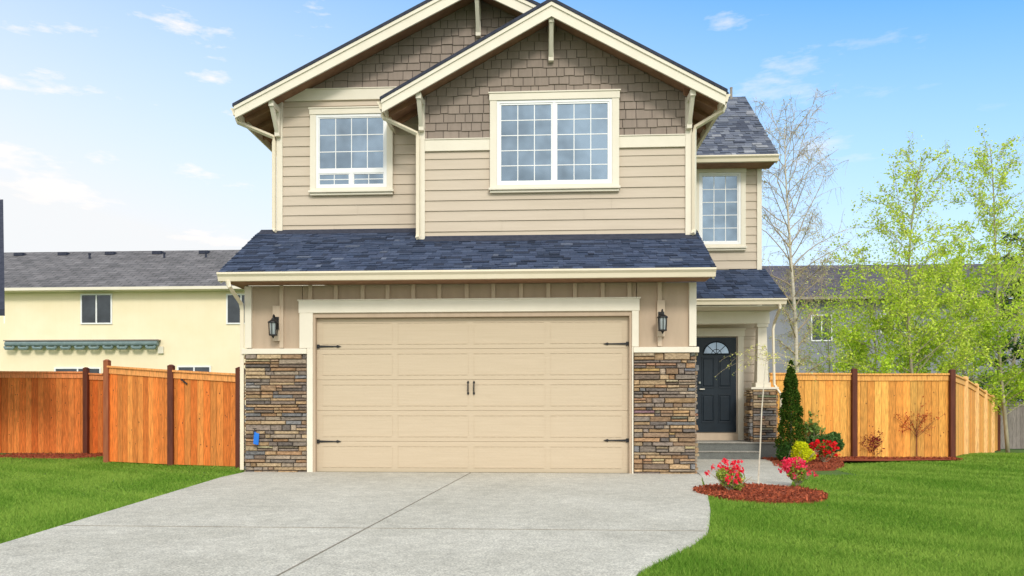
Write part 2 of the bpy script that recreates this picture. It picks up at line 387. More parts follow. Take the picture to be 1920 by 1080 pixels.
m=MB(); lap(m,(GR-.02,.05,0),(0,1,0),(1,0,0),4.4,0,ZS); m.build('side_siding','siding',house)
m=MB(); lap(m,(GL+.02,.05,0),(0,1,0),(-1,0,0),5.9,0,ZS); m.build('side_siding','siding',house)
bx('corner_trim','trim',house,GL-.02,GL+.09,-.02,.10,ST+.11,ZS-.01,bevel=.004); bx('corner_trim','trim',house,GR-.09,GR+.02,-.02,.10,ST+.11,ZS-.01,bevel=.004)
bx('stone_cap','trim',house,GL-.05,SL,-.07,.03,ST+.01,ST+.095,bevel=.006)
bx('stone_cap','trim',house,SR,GR+.05,-.07,.03,ST+.01,ST+.095,bevel=.006)
for (a,b,sd) in ((GL,SL-.004,-1),(SR+.004,GR,1)):
    m=MB(); stones(m,(a,-.012,0),(1,0,0),(0,-1,0),b-a,0,ST+.008)
    if sd<0: stones(m,(a,.6,0),(0,-1,0),(-1,0,0),.6,0,ST+.008)
    else: stones(m,(b,0,0),(0,1,0),(1,0,0),.6,0,ST+.008)
    o=m.build('stone_veneer','stone',house,fix=False)
    bx('mortar_bed','mortar',o,a+.002,b-.002,-.018,.022,0,ST-.004)
m=MB(); zj=ST+.101
m.box(SL,DL-.035,-.05,.06,.0,zj); m.box(DR+.035,SR,-.05,.06,.0,zj)
m.box(JL,DL-.035,-.05,.06,zj+.001,HT-.17); m.box(DR+.035,JR,-.05,.06,zj+.001,HT-.17)
m.box(JL-.012,JR+.012,-.056,.06,HT-.17,HT+.02); m.box(JL-.03,JR+.03,-.066,.04,HT+.02,HT+.04)
m.build('garage_door_trim','trim',house,bevel=.005)
m=MB(); m.box(DL-.035,DL,-.02,.12,0,DT); m.box(DR,DR+.035,-.02,.12,0,DT); m.box(DL-.035,DR+.035,-.02,.12,DT,HT-.172); m.build('garage_door_jamb','panel',house)
gd=MB(); nS=5; sh=(DT-.02)/nS
gd.box(DL,DR,.084,.13,.02,DT-.001)
for i in range(nS):
    z0=.02+i*sh; z1=z0+sh-.005
    gd.hexa([(DL,.075,z0),(DR,.075,z0),(DR,.083,z0),(DL,.083,z0),(DL,.075,z1-.006),(DR,.075,z1-.006),(DR,.083,z1),(DL,.083,z1)])
    pw=(DR-DL-.1)/4
    for q in range(4):
        a=DL+.05+q*pw+.04; b=a+pw-.08; za=z0+.07; zb=z1-.07
        for (xa,xb,zc,zd) in ((a,b,za,za+.009),(a,b,zb-.009,zb)):
            x=xa
            while x<xb: gd.box(x,min(x+.10,xb),.066,.078,zc,zd); x+=.125
        gd.box(a,a+.006,.071,.078,za+.02,zb-.02); gd.box(b-.006,b,.071,.078,za+.02,zb-.02)
gdo=gd.build('garage_door','door',house)
MB().box(DL+.002,DR-.002,.08,.11,.003,.0195).build('bottom_seal','black',gdo)
def strap(x,z,s,L=.39):
    m=MB(); y=.058
    m.xz([(x,z-.018),(x+s*L*.5,z-.011),(x+s*L*.78,z-.009),(x+s*L*.84,z-.022),(x+s*L,z),(x+s*L*.84,z+.022),(x+s*L*.78,z+.009),(x+s*L*.5,z+.011),(x,z+.018)],y,y+.009)
    m.box(min(x,x+s*.04),max(x,x+s*.04),y-.006,y+.01,z-.03,z+.03)
    m.build('strap_hinge','black',gdo)
strap(DL+.003,Z(610,649,0),1); strap(DL+.003,Z(610,828,0),1); strap(DR-.003,Z(1150,644,0),-1); strap(DR-.003,Z(1150,826,0),-1)
for p in (877,888):
    x=X(p,0); z0=Z(p,741,0); z1=Z(p,713,0); m=MB()
    m.xz([(x,z0),(x+.018,z0+.03),(x+.008,z0+.055),(x+.008,z1-.055),(x+.018,z1-.03),(x,z1),(x-.018,z1-.03),(x-.008,z1-.055),(x-.008,z0+.055),(x-.018,z0+.03)],.058,.066)
    m.tube([(x,.062,z0+.05),(x,.03,z0+.065),(x,.025,(z0+z1)/2),(x,.03,z1-.065),(x,.062,z1-.05)],.008)
    m.build('pull_handle','black',gdo)
# garage roof (its rakes splay out a little towards the top)
RL=X(412,-.5); RR=X(1340,-.5); sl=.5; th=math.atan(sl)
RLt=RL-.20; RRt=RR+.14
def zr(y): return ZE+sl*(y+.5)
zt_=zr(1.72)
m=MB(); m.hexa([(RL,-.5,ZE-.04),(RR,-.5,ZE-.04),(RRt,1.72,zt_-.04),(RLt,1.72,zt_-.04),(RL,-.5,ZE),(RR,-.5,ZE),(RRt,1.72,zt_),(RLt,1.72,zt_)])
gro=m.build('garage_roof','roofedge',house)
nl_=Vector((-(2.22),-(RL-RLt),0)).normalized(); nr_=Vector((2.22,-(RRt-RR),0)).normalized()
m=MB(); tabs(m,(RLt-.03,-.53,ZE-.012),(1,0,0),(0,1,sl),RRt-RLt+.06,2.23/math.cos(th)); m.build('shingles','shingle',gro,fix=False,clip=[((RL-.02,-.5,ZE),nl_),((RR+.02,-.5,ZE),nr_)])
for e0,e1,s in ((RL,RLt,1),(RR,RRt,-1)):
    m=MB(); a=s*.003; b=s*.032
    m.hexa([(e0+a,-.5,ZE-.17),(e0+b,-.5,ZE-.17),(e1+b,1.7,zr(1.7)-.17),(e1+a,1.7,zr(1.7)-.17),(e0+a,-.5,ZE-.043),(e0+b,-.5,ZE-.043),(e1+b,1.7,zr(1.7)-.043),(e1+a,1.7,zr(1.7)-.043)]); m.build('fascia','trim',gro)
bx('soffit','soffit',gro,RL+.032,RR-.032,-.47,.0,ZS,ZS+.012); bx('soffit','soffit',gro,RL+.032,GL,.002,6,ZS,ZS+.012)
def kgut(mb,x0,x1,y,zt,h=.125,d=.12):
    mb.yz([(y,zt-h),(y-d*.55,zt-h),(y-d*.7,zt-h*.5),(y-d,zt-h*.22),(y-d,zt),(y-d+.012,zt),(y-d+.012,zt-h*.15),(y,zt-h*.15)],x0,x1)
m=MB(); kgut(m,RL,RR,-.5,ZE-.022); m.build('gutter','gutter',gro)
m=MB(); m.yz([(.95,zr(.95)+.0),(1.17,zr(1.17)+.0),(1.17,zr(1.17)+.06),(1.12,zr(1.12)+.03),(.95,zr(.95)+.025)],X(797,BY),RR+.05); m.build('flashing','roofedge',gro)
m=MB(); m.yz([(1.55,zr(1.55)+.0),(1.72,zr(1.72)+.0),(1.72,zr(1.72)+.05),(1.55,zr(1.55)+.022)],RLt+.03,X(790,MY)); m.build('flashing','roofedge',gro)
def spout(pts,name='downspout',r=.042,par=house): 
    mb=MB(); mb.tube(pts,r,4); return mb.build(name,'gutter',par,bevel=.006)
spout([(X(430,-.5),-.56,ZE-.14),(X(432,-.5),-.56,ZE-.22),(GL-.06,-.06,ZE-.42),(GL-.06,-.02,ZE-.52),(GL-.06,-.02,.05)])
# upper main + bump walls
UL=-4.72; UR=2.5; BL=X(785,BY); BR=X(1297,BY)
z_l=zr(MY)-.05; z_b=zr(BY)-.05
MXC=X(893,1.2); MPK=8.42; MS=.50; MHW=MXC-X(440,1.2); MYF=1.2
BPK=7.68; BS=.55; BYF=.65; BHW=(X(1360,.65)-X(716,.65))/2; BXC=(X(1360,.65)+X(716,.65))/2
zb0=Z(1040,280,BY); zb1=Z(1040,259,BY); zm0=Z(650,188,MY); zm1=Z(650,168,MY)
def gclip(xc,pk,s,Y): return [((xc,Y,pk),(s,0,1)),((xc,Y,pk),(-s,0,1))]
MB().xz([(UL+.02,z_l-.4),(UR,z_l-.4),(UR,MPK-MS*(UR-MXC)-.1),(MXC,MPK-.1),(UL+.02,MPK-MS*(MXC-UL)-.1)],MY+.02,9.5).build('wall','siding',house)
MB().xz([(BL+.02,z_b-.3),(BR-.02,z_b-.3),(BR-.02,BPK-BS*(BR-BXC)-.1),(BXC,BPK-.1),(BL+.02,BPK-BS*(BXC-BL)-.1)],BY+.02,4.4).build('wall','siding',house)
m=MB(); lap(m,(UL+.05,MY+.02,0),(1,0,0),(0,-1,0),BL-UL+.1,z_l,zm0); m.build('siding','siding',house)
m=MB(); lap(m,(UL+.02,MY+.05,0),(0,1,0),(-1,0,0),7.8,z_l-.4,6.1); m.build('siding','siding',house)
m=MB(); lap(m,(BL+.04,BY+.02,0),(1,0,0),(0,-1,0),BR-BL-.08,z_b,zb0); m.build('siding','siding',house)
m=MB(); lap(m,(BR-.02,BY+.05,0),(0,1,0),(1,0,0),3.3,z_b-.3,6.0); m.build('siding','siding',house)
GAPC=(.10,.078,.065)
for (a,b,z0,pk,xc,s,Y) in ((BL+.05,BR-.05,zb1,BPK,BXC,BS,BY),(UL+.1,BXC+1,zm1,MPK,MXC,MS,MY)):
    m=MB(); shakes(m,a,b,z0,pk,Y+.02); m.box(a,b,Y+.012,Y+.019,z0,pk,GAPC)
    m.build('gable_shingles','shake',house,clip=gclip(xc,pk-.11,s,Y),fix=False)
w0=X(932,BY)-.122; w1=X(1147,BY)+.122
for a,b in ((BL+.112,w0),(w1,BR-.112)):
    m=MB(); m.box(a,b,BY-.03,BY+.01,zb0,zb1); m.box(a,b,BY-.045,BY+.01,zb1,zb1+.018); m.build('band_board','trim',house,bevel=.003)
m=MB(); m.box(UL+.112,BL+.0,MY-.03,MY+.01,zm0,zm1); m.box(UL+.112,BL,MY-.045,MY+.01,zm1,zm1+.018); m.build('band_board','trim',house,bevel=.003)
bx('corner_trim','trim',house,BL,BL+.11,BY-.028,BY+.12,z_b,BPK-BS*(BXC-BL)-.12,bevel=.004)
bx('corner_trim','trim',house,BR-.11,BR,BY-.028,BY+.12,z_b,BPK-BS*(BR-BXC)-.12,bevel=.004)
bx('corner_trim','trim',house,UL,UL+.11,MY-.028,MY+.12,z_l,zm1,bevel=.004)
def gable(xc,pk,s,hw,yf,yb,eavesL=True,eavesR=True):
    cz=lambda dx,o: pk-s*dx+o
    m=MB()
    m.xz([(xc,pk),(xc+hw+.03,cz(hw+.03,0)),(xc+hw+.03,cz(hw+.03,.05)),(xc,pk+.055),(xc-hw-.03,cz(hw+.03,.05)),(xc-hw-.03,cz(hw+.03,0))],yf-.035,yb)
    r=m.build('gable_roof','roofedge',house)
    for sg in (1,-1):
        f=MB()
        f.xz([(xc,pk-.004),(xc+sg*hw,cz(hw,-.004)),(xc+sg*hw,cz(hw,-.21)),(xc,pk-.235)],yf,yf+.035)
        f.xz([(xc,pk-.004),(xc+sg*(hw+.01),cz(hw+.01,-.004)),(xc+sg*(hw+.01),cz(hw+.01,-.06)),(xc,pk-.065)],yf-.022,yf-.001)
        f.build('bargeboard','trim',r)
        q=MB()
        q.xz([(xc,pk-.10),(xc+sg*(hw-.03),cz(hw-.03,-.10)),(xc+sg*(hw-.03),cz(hw-.03,-.004)),(xc,pk-.004)],yf+.037,yb-.02)
        y=yf+.35
        while y<yb-.1:
            q.xz([(xc+sg*(hw-.6),cz(hw-.6,-.101)),(xc+sg*(hw-.04),cz(hw-.04,-.101)),(xc+sg*(hw-.04),cz(hw-.04,-.17)),(xc+sg*(hw-.6),cz(hw-.6,-.2))],y,y+.05); y+=.45
        q.build('soffit','soffit',r)
    zt=cz(hw,0)-.01
    for sg,on in ((1,eavesR),(-1,eavesL)):
        if not on: continue
        x=xc+sg*(hw-.02); g=MB()
        g.box(min(x,x-sg*.025),max(x,x-sg*.025),yf+.037,yb,zt-.19,zt-.0)
        g.xz([(x+sg*.002,zt-.13),(x+sg*.066,zt-.13),(x+sg*.085,zt-.06),(x+sg*.11,zt-.03),(x+sg*.11,zt-.005),(x+sg*.002,zt-.02)],yf+.04,yb)
        g.build('gutter','gutter',r)
    return r
gable(MXC,MPK,MS,MHW,MYF,9.8,True,False)
gable(BXC,BPK,BS,BHW,BYF,4.1)
def bracket(x,yw,zt,out,h,w=.10):
    m=MB(); d=out-.06
    m.box(x-w/2,x+w/2,yw-.09,yw-.005,zt-h,zt)
    m.box(x-w/2,x+w/2,yw-d,yw-.09,zt-.10,zt)
    m.yz([(yw-.09,zt-h+.06),(yw-.09,zt-h+.16),(yw-d+.12,zt-.10),(yw-d+.02,zt-.10)],x-w/2+.01,x+w/2-.01)
    m.build('gable_bracket','trim',house,bevel=.006)
bracket(BXC,BY,BPK-.20,.5,.58,.09); bracket(MXC,MY,MPK-.22,.5,.58,.09)
for x,yw,xc,pk,s in ((BL+.06,BY,BXC,BPK,BS),(BR-.06,BY,BXC,BPK,BS),(UL+.04,MY,MXC,MPK,MS)):
    bracket(x,yw-.03,pk-s*abs(x-xc)-.19,.46,.52,.09)
zge=BPK-BS*BHW-.14; zgm=MPK-MS*MHW-.14
spout([(BXC-BHW-.04,BYF+.25,zge),(BXC-BHW-.02,BYF+.25,zge-.07),(BL-.02,BY-.07,zge-.28),(BL-.0,BY-.07,zge-.38),(BL-.0,BY-.07,z_b+.10),(BL-.0,BY-.14,z_b+.04)])
spout([(BXC+BHW+.04,BYF+.25,zge),(BXC+BHW+.02,BYF+.25,zge-.07),(BR+.05,BY-.05,zge-.26),(BR+.03,BY-.05,zge-.38),(BR+.03,BY-.05,z_b+.14),(BR-.0,BY-.12,z_b+.06)])
spout([(MXC-MHW-.04,MYF+.2,zgm),(MXC-MHW-.02,MYF+.2,zgm-.07),(UL-.04,MY-.06,zgm-.26),(UL-.03,MY-.06,zgm-.36),(UL-.03,MY-.06,z_l+.10),(UL+.02,MY-.12,z_l+.05)])
# ---- windows
def window(x0,x1,z0,z1,Y,units,rows,cols,cas=.1,low=None,head=.12):
    fr=MB(); t=.045; yf=Y-.05; yo=Y-.04; Yg=Y-.026
    def frame(a,b,c,d,t,y0,y1):
        fr.box(a,a+t,y0,y1,c,d); fr.box(b-t,b,y0,y1,c,d); fr.box(a+t,b-t,y0,y1,c,c+t); fr.box(a+t,b-t,y0,y1,d-t,d)
    frame(x0,x1,z0,z1,t,yf,Y+.03)
    cells=[]
    if low:
        zs=z0+low
        fr.box(x0+t,x1-t,yf+.002,Y+.02,zs-.04,zs+.03)
        xm=(x0+x1)/2
        fr.box(xm-.03,xm+.03,yf+.003,Y+.02,z0+t,zs-.04)
        cells+=[(x0+t,xm-.03,z0+t,zs-.04,2,2,.02),(xm+.03,x1-t,z0+t,zs-.04,2,2,.02),(x0+t,x1-t,zs+.03,z1-t,rows,cols,.02)]
    else:
        wd=(x1-x0)/units
        for k in range(units):
            a=x0+k*wd+(t if k==0 else .025); b=x0+(k+1)*wd-(t if k==units-1 else .025)
            if k<units-1: fr.box(b,b+.05,yf+.002,Y+.02,z0+t,z1-t)
            cells.append((a,b,z0+t,z1-t,rows,cols,.028))
    gls=[];mus=[]
    for k,(a,b,c,d,r,cc,q) in enumerate(cells):
        fr.box(a,a+q,yo,Y+.02,c,d); fr.box(b-q,b,yo,Y+.02,c,d); fr.box(a+q,b-q,yo,Y+.02,c,c+q); fr.box(a+q,b-q,yo,Y+.02,d-q,d)
        a+=q;b-=q;c+=q;d-=q
        gls.append(MB().box(a,b,Yg,Yg+.008,c,d)); mu=MB()
        for i in range(1,cc): x=a+(b-a)*i/cc; mu.box(x-.007,x+.007,Yg-.004,Yg-.001,c,d)
        for i in range(1,r): zz=c+(d-c)*i/r; mu.box(a,b,Yg-.0045,Yg-.0005,zz-.007,zz+.007)
        mus.append(mu)
    w=fr.build('window','white',house,bevel=.003)
    for g in gls: g.build('pane','glass',w)
    for u in mus: u.build('muntins','white',w)
    c=MB(); y0=Y-.06; y1=Y+.0
    c.box(x0-cas,x0-.001,y0,y1,z0-.05,z1+.001); c.box(x1+.001,x1+cas,y0,y1,z0-.05,z1+.001)
    xa=x0-cas; xb=x1+cas
    c.box(xa-.01,xb+.01,y0-.01,y1,z1+.002,z1+head); c.box(xa-.025,xb+.025,y0-.025,y1,z1+head,z1+head+.025)
    c.box(x0,x1,y0,y1,z0-.05,z0-.001)
    c.build('casing','trim',w,bevel=.004)
    s=MB(); s.box(xa-.02,xb+.02,Y-.095,y1,z0-.09,z0-.051); s.box(xa,xb,Y-.06,y1,z0-.13,z0-.091); s.build('sill','trim',w,bevel=.005)
    return w
window(X(594,MY),X(726,MY),Z(660,353,MY),Z(660,216,MY),MY,1,3,4,.11,low=.30,head=.10)
window(X(932,BY),X(1147,BY),Z(1040,347,BY),Z(1040,189,BY),BY,2,5,3,.12,head=.12)
# ---- wing
WR=X(1428,WY); ZW=6.2; WEY=4.05
bx('wall','siding',house,2.0,WR-.02,WY+.02,9,.0,6.22)
DX0=X(1303,WY)+.0; DX1=X(1383,WY); DZ0=Z(1345,812,WY); DZ1=Z(1345,631,WY)
m=MB(); lap(m,(DX1+.12,WY+.02,0),(1,0,0),(0,-1,0),WR-DX1-.2,.35,DZ1+.0); m.build('siding','siding',house)
m=MB(); lap(m,(2.5,WY+.02,0),(1,0,0),(0,-1,0),WR-2.58,DZ1+.0,ZW); m.build('siding','siding',house)
m=MB(); lap(m,(WR-.02,WY+.05,0),(0,1,0),(1,0,0),4.4,0,ZW); m.build('siding','siding',house)
bx('corner_trim','trim',house,WR-.1,WR,WY-.025,WY+.1,.35,ZW,bevel=.004); bx('frieze_board','trim',house,2.5,WR-.1,WY-.02,WY+.015,ZW-.12,ZW,bevel=.004)
window(X(1310,WY),X(1388,WY),Z(1350,459,WY),Z(1350,325,WY),WY,1,5,3,.1,head=.1)
RX1=X(1458,WEY); ZWE=Z(1385,297,WEY)+.06; ry=6.6; zrr=Z(1380,183,ry)
m=MB(); sw=(zrr-ZWE)/(ry-WEY); m.yz([(WEY,ZWE-.05),(ry,zrr-.05),(ry+2.6,zrr-.05-2.6*sw),(ry+2.6,zrr-2.6*sw),(ry,zrr),(WEY,ZWE)],1.6,RX1)
wro=m.build('wing_roof','roofedge',house)
m=MB(); tabs(m,(2.2,WEY-.03,ZWE-.01),(1,0,0),(0,1,sw),RX1-2.2+.02,math.hypot(ry-WEY,zrr-ZWE)+.04,pal=[(.09,.105,.145),(.12,.135,.175),(.06,.07,.10),(.17,.185,.22),(.13,.145,.185),(.26,.27,.30)]); m.build('shingles','shingle',wro,fix=False)
MB().yz([(WEY,ZWE-.18),(WEY,ZWE-.053),(ry,zrr-.053),(ry,zrr-.18)],RX1-.04,RX1-.005).build('bargeboard','trim',wro)
bx('soffit','soffit',wro,2.2,RX1-.042,WEY+.01,WY,ZWE-.15,ZWE-.13)
m=MB(); kgut(m,2.45,RX1,WEY,ZWE-.02); m.build('gutter','gutter',wro)
m=MB(); vx=X(1371,6.5); m.lathe((vx,6.5,zrr-.1),[(.03,0),(.03,.28),(.035,.28),(.035,.30)],10); m.build('vent_pipe','greywood',wro)
# ---- porch roof
PEY=3.1; PR=X(1473,PEY); ZP=Z(1390,562,PEY)+.03; zpt=Z(1390,506,WY)
sp=(zpt-ZP)/(WY-PEY)
m=MB(); m.yz([(PEY,ZP-.04),(WY,zpt-.04),(WY,zpt),(PEY,ZP)],GR+.0,PR); pro=m.build('porch_roof','roofedge',house)
m=MB(); tabs(m,(GR+.02,PEY-.03,ZP-.01),(1,0,0),(0,1,sp),PR-GR-.0,math.hypot(WY-PEY,zpt-ZP)+.02); m.build('shingles','shingle',pro,fix=False)
bx('soffit','trim',pro,GR+.03,PR-.04,PEY+.01,WY,ZP-.16,ZP-.14)
MB().yz([(PEY,ZP-.16),(PEY,ZP-.042),(WY,zpt-.042),(WY,zpt-.16)],PR-.035,PR-.004).build('fascia','trim',pro)
m=MB(); kgut(m,GR+.03,PR,PEY,ZP-.02,.11,.11); m.build('gutter','gutter',pro)
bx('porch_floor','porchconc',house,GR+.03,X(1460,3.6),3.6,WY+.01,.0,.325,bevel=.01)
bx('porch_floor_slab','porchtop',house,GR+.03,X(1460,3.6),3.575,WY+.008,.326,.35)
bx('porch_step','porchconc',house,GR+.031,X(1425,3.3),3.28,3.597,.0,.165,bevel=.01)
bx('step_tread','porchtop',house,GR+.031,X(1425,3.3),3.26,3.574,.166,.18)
cx0,cx1=X(1411,3.62),X(1457,3.62); cxc=(cx0+cx1)/2; cy=3.62+.25; PT=Z(1434,730,3.62)
zt=ZP-.42
bx('porch_beam','trim',house,GR+.03,cxc+.14,cy-.1,cy+.1,zt+.002,ZP-.165,bevel=.005)
m=MB(); b=.23
stones(m,(cxc-b,cy-b,0),(1,0,0),(0,-1,0),2*b,.352,PT-.002); stones(m,(cxc-b,cy+b,0),(0,-1,0),(-1,0,0),2*b,.352,PT-.002); stones(m,(cxc+b,cy-b,0),(0,1,0),(1,0,0),2*b,.352,PT-.002)
pc=m.build('porch_column','stone',house,fix=False)
bx('column_core','mortar',pc,cxc-b-.001,cxc+b+.001,cy-b-.001,cy+b,.352,PT-.004)
m=MB(); m.box(cxc-b-.04,cxc+b+.04,cy-b-.04,cy+b+.04,PT,PT+.045); m.box(cxc-.15,cxc+.15,cy-.15,cy+.15,PT+.045,PT+.14)
m.hexa([(cxc-.115,cy-.115,PT+.14),(cxc+.115,cy-.115,PT+.14),(cxc+.115,cy+.115,PT+.14),(cxc-.115,cy+.115,PT+.14),(cxc-.085,cy-.085,zt-.07),(cxc+.085,cy-.085,zt-.07),(cxc+.085,cy+.085,zt-.07),(cxc-.085,cy+.085,zt-.07)])
m.box(cxc-.11,cxc+.11,cy-.11,cy+.11,zt-.07,zt); m.build('tapered_post','trim',pc,bevel=.006)
spout([(PR-.12,PEY-.05,ZP-.13),(PR-.12,PEY-.05,ZP-.2),(cxc+.2,cy-.2,ZP-.42),(cxc+.18,cy-.19,ZP-.55),(cxc+.20,cy-.20,PT+.1),(cxc+.3,cy-.3,PT-.1),(cxc+.3,cy-.3,.1)],r=.03)
# front door
fd=MB(); yd=WY-.01
fd.box(DX0+.03,DX1-.03,yd,yd+.03,DZ0+.02,DZ1-.02)
w_=(DX1-DX0-.06); xa=DX0+.03
def raised(a,b,c,d):
    fd.box(a,b,yd-.012,yd,c,c+.018); fd.box(a,b,yd-.012,yd,d-.018,d); fd.box(a,a+.018,yd-.012,yd,c+.018,d-.018); fd.box(b-.018,b,yd-.012,yd,c+.018,d-.018)
    fd.hexa([(a+.04,yd-.014,c+.05),(b-.04,yd-.014,c+.05),(b-.03,yd,c+.035),(a+.03,yd,c+.035),(a+.04,yd-.014,d-.05),(b-.04,yd-.014,d-.05),(b-.03,yd,d-.035),(a+.03,yd,d-.035)])
for q in (0,1):
    a=xa+w_*(.13+.42*q); b_=a+w_*.32
    raised(a,b_,DZ0+.22,DZ0+.82); raised(a,b_,DZ0+.95,DZ0+1.60)
fdo=fd.build('front_door','navy',house,bevel=.003)
fc=(DX0+DX1)/2; fz=DZ1-.37; fr_=.27
pts=[(fc+fr_*math.cos(a),fz+fr_*.95*math.sin(a)) for a in np.linspace(0,math.pi,17)]
MB().xz(pts,yd-.006,yd-.001).build('fanlight','glass',fdo)
m=MB()
m.tube([(x,yd-.01,z) for x,z in pts]+[(pts[0][0],yd-.01,pts[0][1])],.014,6)
for a in (45,90,135): m.tube([(fc,yd-.01,fz),(fc+fr_*math.cos(R(a)),yd-.01,fz+fr_*.95*math.sin(R(a)))],.007,5)
m.tube([(fc+.1*math.cos(a),yd-.01,fz+.1*math.sin(a)) for a in np.linspace(0,math.pi,9)],.007,5)
m.build('fanlight_bars','navy',fdo)
hx=DX0+.09; hz=Z(1309,730,WY)
m=MB(); m.tube([(hx,yd-.002,hz),(hx,yd-.05,hz),(hx+.1,yd-.055,hz)],.011); m.build('door_handle','brass',fdo)
m=MB(); m.lathe((hx,yd-.03,hz+.12),[(.001,0),(.025,.0),(.025,.04),(.001,.04)],10); m.build('deadbolt','brass',fdo)
m=MB(); m.box(DX0-.1,DX0,WY-.03,WY+.02,.352,DZ1+.0); m.box(DX1,DX1+.12,WY-.03,WY+.02,.352,DZ1+.0); m.box(DX0-.1,DX1+.14,WY-.04,WY+.02,DZ1+.001,DZ1+.14); m.box(DX0-.1,DX1+.16,WY-.055,WY+.02,DZ1+.14,DZ1+.17); m.build('door_casing','trim',house,bevel=.004)
bx('threshold','batten',house,DX0+.001,DX1-.001,WY-.05,WY+.015,.352,DZ0-.002)
def lantern(x,zc):
    bx('lantern_block','batten',house,x-.06,x+.06,-.030,.008,zc-.20,zc+.36,bevel=.004)
    m=MB(); m.box(x-.045,x+.045,-.045,-.031,zc-.02,zc+.18)
    m.tube([(x,-.045,zc+.10),(x,-.09,zc+.14),(x,-.115,zc+.19),(x,-.145,zc+.20),(x,-.17,zc+.17),(x,-.17,zc+.13)],.011,8)
    c=(x,-.17,zc)
    m.lathe(c,[(.008,.15),(.022,.145),(.03,.12),(.078,.09),(.084,.072),(.06,.067)],12)
    m.lathe(c,[(.055,-.13),(.066,-.125),(.066,-.11),(.02,-.105)],12)
    m.lathe(c,[(.006,-.17),(.016,-.15),(.03,-.132),(.05,-.129)],10)
    for a in range(6):
        an=R(30+60*a); m.tube([(c[0]+.058*math.cos(an),c[1]+.058*math.sin(an),zc-.12),(c[0]+.068*math.cos(an),c[1]+.068*math.sin(an),zc+.07)],.008,5)
    lo=m.build('wall_lantern','black',house)
    MB().lathe(c,[(.042,-.11),(.054,.066)],12).build('lantern_glass','lampglass',lo,smooth=False)
lantern(X(519,0),Z(519,616,0)); lantern(X(1239,0),Z(1239,607,0))
hx,hz=X(479,-.06),Z(479,808,-.06)
m=MB(); m.tube([(hx,-.0,hz),(hx,-.12,hz),(hx,-.14,hz-.05)],.013); m.lathe((hx,-.10,hz+.03),[(.004,-.03),(.004,0),(.03,.003),(.03,.012),(.004,.014)],10); hf=m.build('hose_faucet','black',house)
m=MB(); x2=X(482,-.1); m.hexa([(x2-.05,-.135,hz-.20),(x2+.03,-.135,hz-.22),(x2+.03,-.115,hz-.22),(x2-.05,-.115,hz-.20),(x2-.035,-.14,hz-.02),(x2+.045,-.14,hz-.04),(x2+.045,-.115,hz-.04),(x2-.035,-.115,hz-.02)]); m.tube([(hx,-.12,hz),(x2,-.128,hz-.03)],.005,5)
m.build('blue_tag','blue',hf,bevel=.006)
# ---------------------------------------------------------------- FENCES
FB=[1.0,1.0]
def cboard(k): 
    q=random.uniform(.76,1.12)*FB[0]; r=random.random()
    return (.80*q,(.20+.09*r)*q*FB[1],(.034+.03*r)*q*FB[1])
def fence_panel(par,A,B,za,zb,ga,gb,ccol=None,name='fence_panel'):
    A=Vector((A[0],A[1],0));B=Vector((B[0],B[1],0)); L=(B-A).length; U=(B-A)/L; Nn=Vector((U.y,-U.x,0))
    if Nn.y>0: Nn=-Nn
    mb=MB(); x=0; up=Vector((0,0,1))
    def seg(x0,x1,b0,b1,t0,t1,n0,n1,c):
        P=A+U*x0;Q=A+U*x1
        mb.hexa([P+Nn*n1+up*b0,Q+Nn*n1+up*b1,Q+Nn*n0+up*b1,P+Nn*n0+up*b0,P+Nn*n1+up*t0,Q+Nn*n1+up*t1,Q+Nn*n0+up*t1,P+Nn*n0+up*t0],c)
    f=lambda s,a,b:a+(b-a)*s/L
    while x<L-.01:
        w=min(.138,L-x); d=random.uniform(0,.004)
        seg(x+.002,x+w-.002,f(x,ga,gb)+.03,f(x+w,ga,gb)+.03,f(x,za,zb)-.05,f(x+w,za,zb)-.05,-.02,d,ccol() if ccol else cboard(0))
        if not ccol:
            for _ in range(random.choice([0,1,2,3])):
                kx=x+random.uniform(.025,w-.025) if w>.06 else x+w/2; kz=random.uniform(.15,.92)*(za-ga-.2)+ga+.05; r=random.uniform(.006,.013)
                P=A+U*kx+Nn*(d+.0015)+up*kz; mb.add([P+U*(r*math.cos(a))+up*(1.3*r*math.sin(a)) for a in np.linspace(0,2*math.pi,7)[:-1]],[(0,1,2,3,4,5)],(.18,.05,.02))
        x+=.14
    c=ccol() if ccol else (.85,.36*min(1.15,FB[1]),.11)
    seg(0,L,za-.16,zb-.16,za-.05,zb-.05,.005,.024,c); seg(0,L,za-.049,zb-.049,za-.015,zb-.015,-.05,.055,c)
    if not ccol: seg(0,L,ga+.03,gb+.03,ga+.06,gb+.06,-.021,-.05,c)
    return mb.build(name,'cedar',par,fix=False)
def post(par,x,y,z0,z1,mat='post',w=.05):
    m=MB(); m.box(x-w,x+w,y-w-.02,y+w-.02,z0,z1); m.hexa([(x-w-.008,y-w-.028,z1),(x+w+.008,y-w-.028,z1),(x+w+.008,y+w-.012,z1),(x-w-.008,y+w-.012,z1),(x-.02,y-.04,z1+.03),(x+.02,y-.04,z1+.03),(x+.02,y,z1+.03),(x-.02,y,z1+.03)])
    return m.build('fence_post',mat,par,bevel=.004)
P0=G(202,868); P1=G(322,874); P2=(X(451,.9),.9)
lf=thing('wooden_fence',(P1[0],P1[1],0),'orange cedar fence section joining the left corner of the house, three dark posts','fence')
zt0=Z(205,684,P0[1]); zt1=Z(322,692,P1[1]); zt2=Z(452,699,P2[1])
fence_panel(lf,P0,P1,zt0,zt1,0,0); fence_panel(lf,P1,P2,zt1,zt2,0,0)
post(lf,P0[0],P0[1],0,zt0+.07,'redpost'); post(lf,P1[0],P1[1],0,zt1+.05); post(lf,P2[0],P2[1],0,zt2+.07,w=.06)
